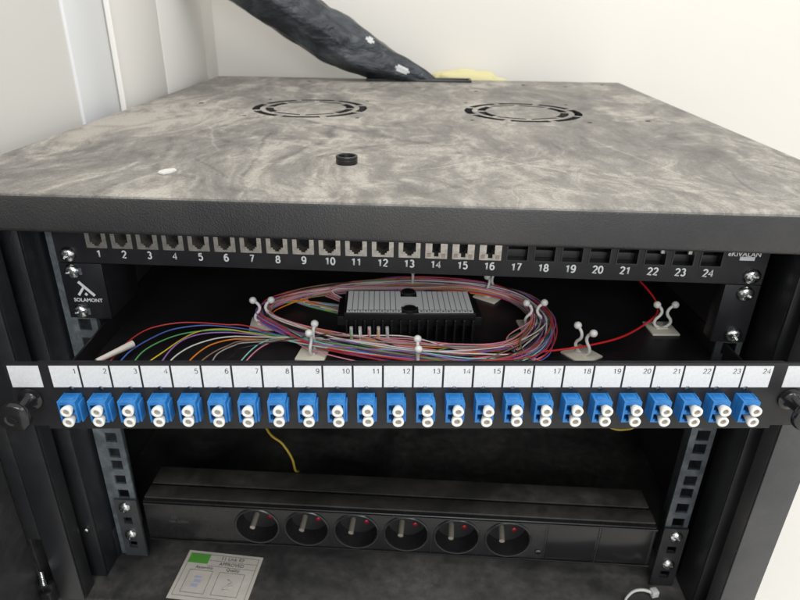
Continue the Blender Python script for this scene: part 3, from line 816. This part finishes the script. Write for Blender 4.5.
ob = cb.build('sleeved_cable_bundle', M['conduit'], smooth=False, label='thick cable bundle in crumpled black plastic rising from the back of the lid', cat='cable bundle')
for p_ in ob.data.polygons: p_.use_smooth = True
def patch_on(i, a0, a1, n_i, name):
    """pale patch that paints a crinkle reflection onto the sleeve surface"""
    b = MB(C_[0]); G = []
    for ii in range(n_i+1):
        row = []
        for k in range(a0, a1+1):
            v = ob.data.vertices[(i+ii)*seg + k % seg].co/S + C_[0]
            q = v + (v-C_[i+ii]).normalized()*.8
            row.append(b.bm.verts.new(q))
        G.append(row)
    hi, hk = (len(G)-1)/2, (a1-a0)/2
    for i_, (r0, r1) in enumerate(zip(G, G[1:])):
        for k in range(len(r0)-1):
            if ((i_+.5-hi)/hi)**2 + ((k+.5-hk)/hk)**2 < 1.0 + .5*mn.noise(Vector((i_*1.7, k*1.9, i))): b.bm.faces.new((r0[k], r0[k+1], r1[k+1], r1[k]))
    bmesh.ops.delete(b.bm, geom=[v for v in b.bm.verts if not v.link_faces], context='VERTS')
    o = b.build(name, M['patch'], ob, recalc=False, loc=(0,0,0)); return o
def find_k(i, d):
    best = max(range(seg), key=lambda k: (ob.data.vertices[i*seg+k].co/S + C_[0] - C_[i]).normalized().dot(Vector(d).normalized()))
    return best
k0 = find_k(40, (0,-.6,.8)); patch_on(44, k0-1, k0+2, 4, 'scrap_and_glint')  # upper glint, painted as a small pale patch
k1 = find_k(28, (.1,-1,.2)); patch_on(22, k1-1, k1+2, 8, 'scrap_and_glint')  # lower glint, painted as a long pale streak

# ------------------------------------------------------------------ camera
cam_d = bpy.data.cameras.new('camera'); cam = bpy.data.objects.new('camera', cam_d); COL.objects.link(cam)
cam_d.sensor_width = 36; cam_d.sensor_fit = 'HORIZONTAL'
cam_d.lens = 36*611.9266/800
cam_d.shift_x = 0.018325; cam_d.shift_y = -0.010609
cam_d.clip_start = .01; cam_d.clip_end = 50
X = Vector([0.998154, 0.059992, 0.009447]); Y = Vector([-0.034264, 0.427857, 0.903197]); Z = -Vector([-0.050143, 0.901853, -0.429123])
mw = Matrix((X, Y, Z)).transposed().to_4x4(); mw.translation = Vector([11.761, -385.483, 145.906])*S
cam.matrix_world = mw
cam_d.dof.use_dof = True; cam_d.dof.focus_distance = .36; cam_d.dof.aperture_fstop = 18
scene.camera = cam

# ------------------------------------------------------------------ light: a bright room, soft lamps overhead, an added fill in front
w = bpy.data.worlds.new('World'); scene.world = w; w.use_nodes = True
bg = w.node_tree.nodes['Background']; bg.inputs[0].default_value = (.93,.97,1.0,1); bg.inputs[1].default_value = .95
def area(name, loc, target, size, power, col=(1,1,1), sy=None):
    l = bpy.data.lights.new(name, 'AREA'); l.energy = power; l.size = size; l.color = col
    if sy: l.shape = 'RECTANGLE'; l.size_y = sy
    o = bpy.data.objects.new(name, l); COL.objects.link(o); o.location = loc
    o.rotation_euler = (Vector(target)-Vector(loc)).to_track_quat('-Z','Y').to_euler(); return o
area('ceiling_lamp', (.25,-.55,1.45), (0,.1,0), .9, 12, (1,.975,.94), .5)
area('ceiling_lamp', (1.3,.1,1.4), (.2,.3,0), .9, 5.5, (1,.98,.95), .6)
area('added_fill_light', (.35,-1.9,.75), (0,.05,-.1), 1.0, 16, (.97,.98,1.0), .7)  # unseen fill behind the camera, added to brighten the cabinet interior
scene.render.engine = 'CYCLES'
scene.view_settings.view_transform = 'Standard'; scene.view_settings.look = 'None'
scene.view_settings.exposure = 0.; scene.view_settings.gamma = 1.
scene.render.resolution_x = 1024; scene.render.resolution_y = 768
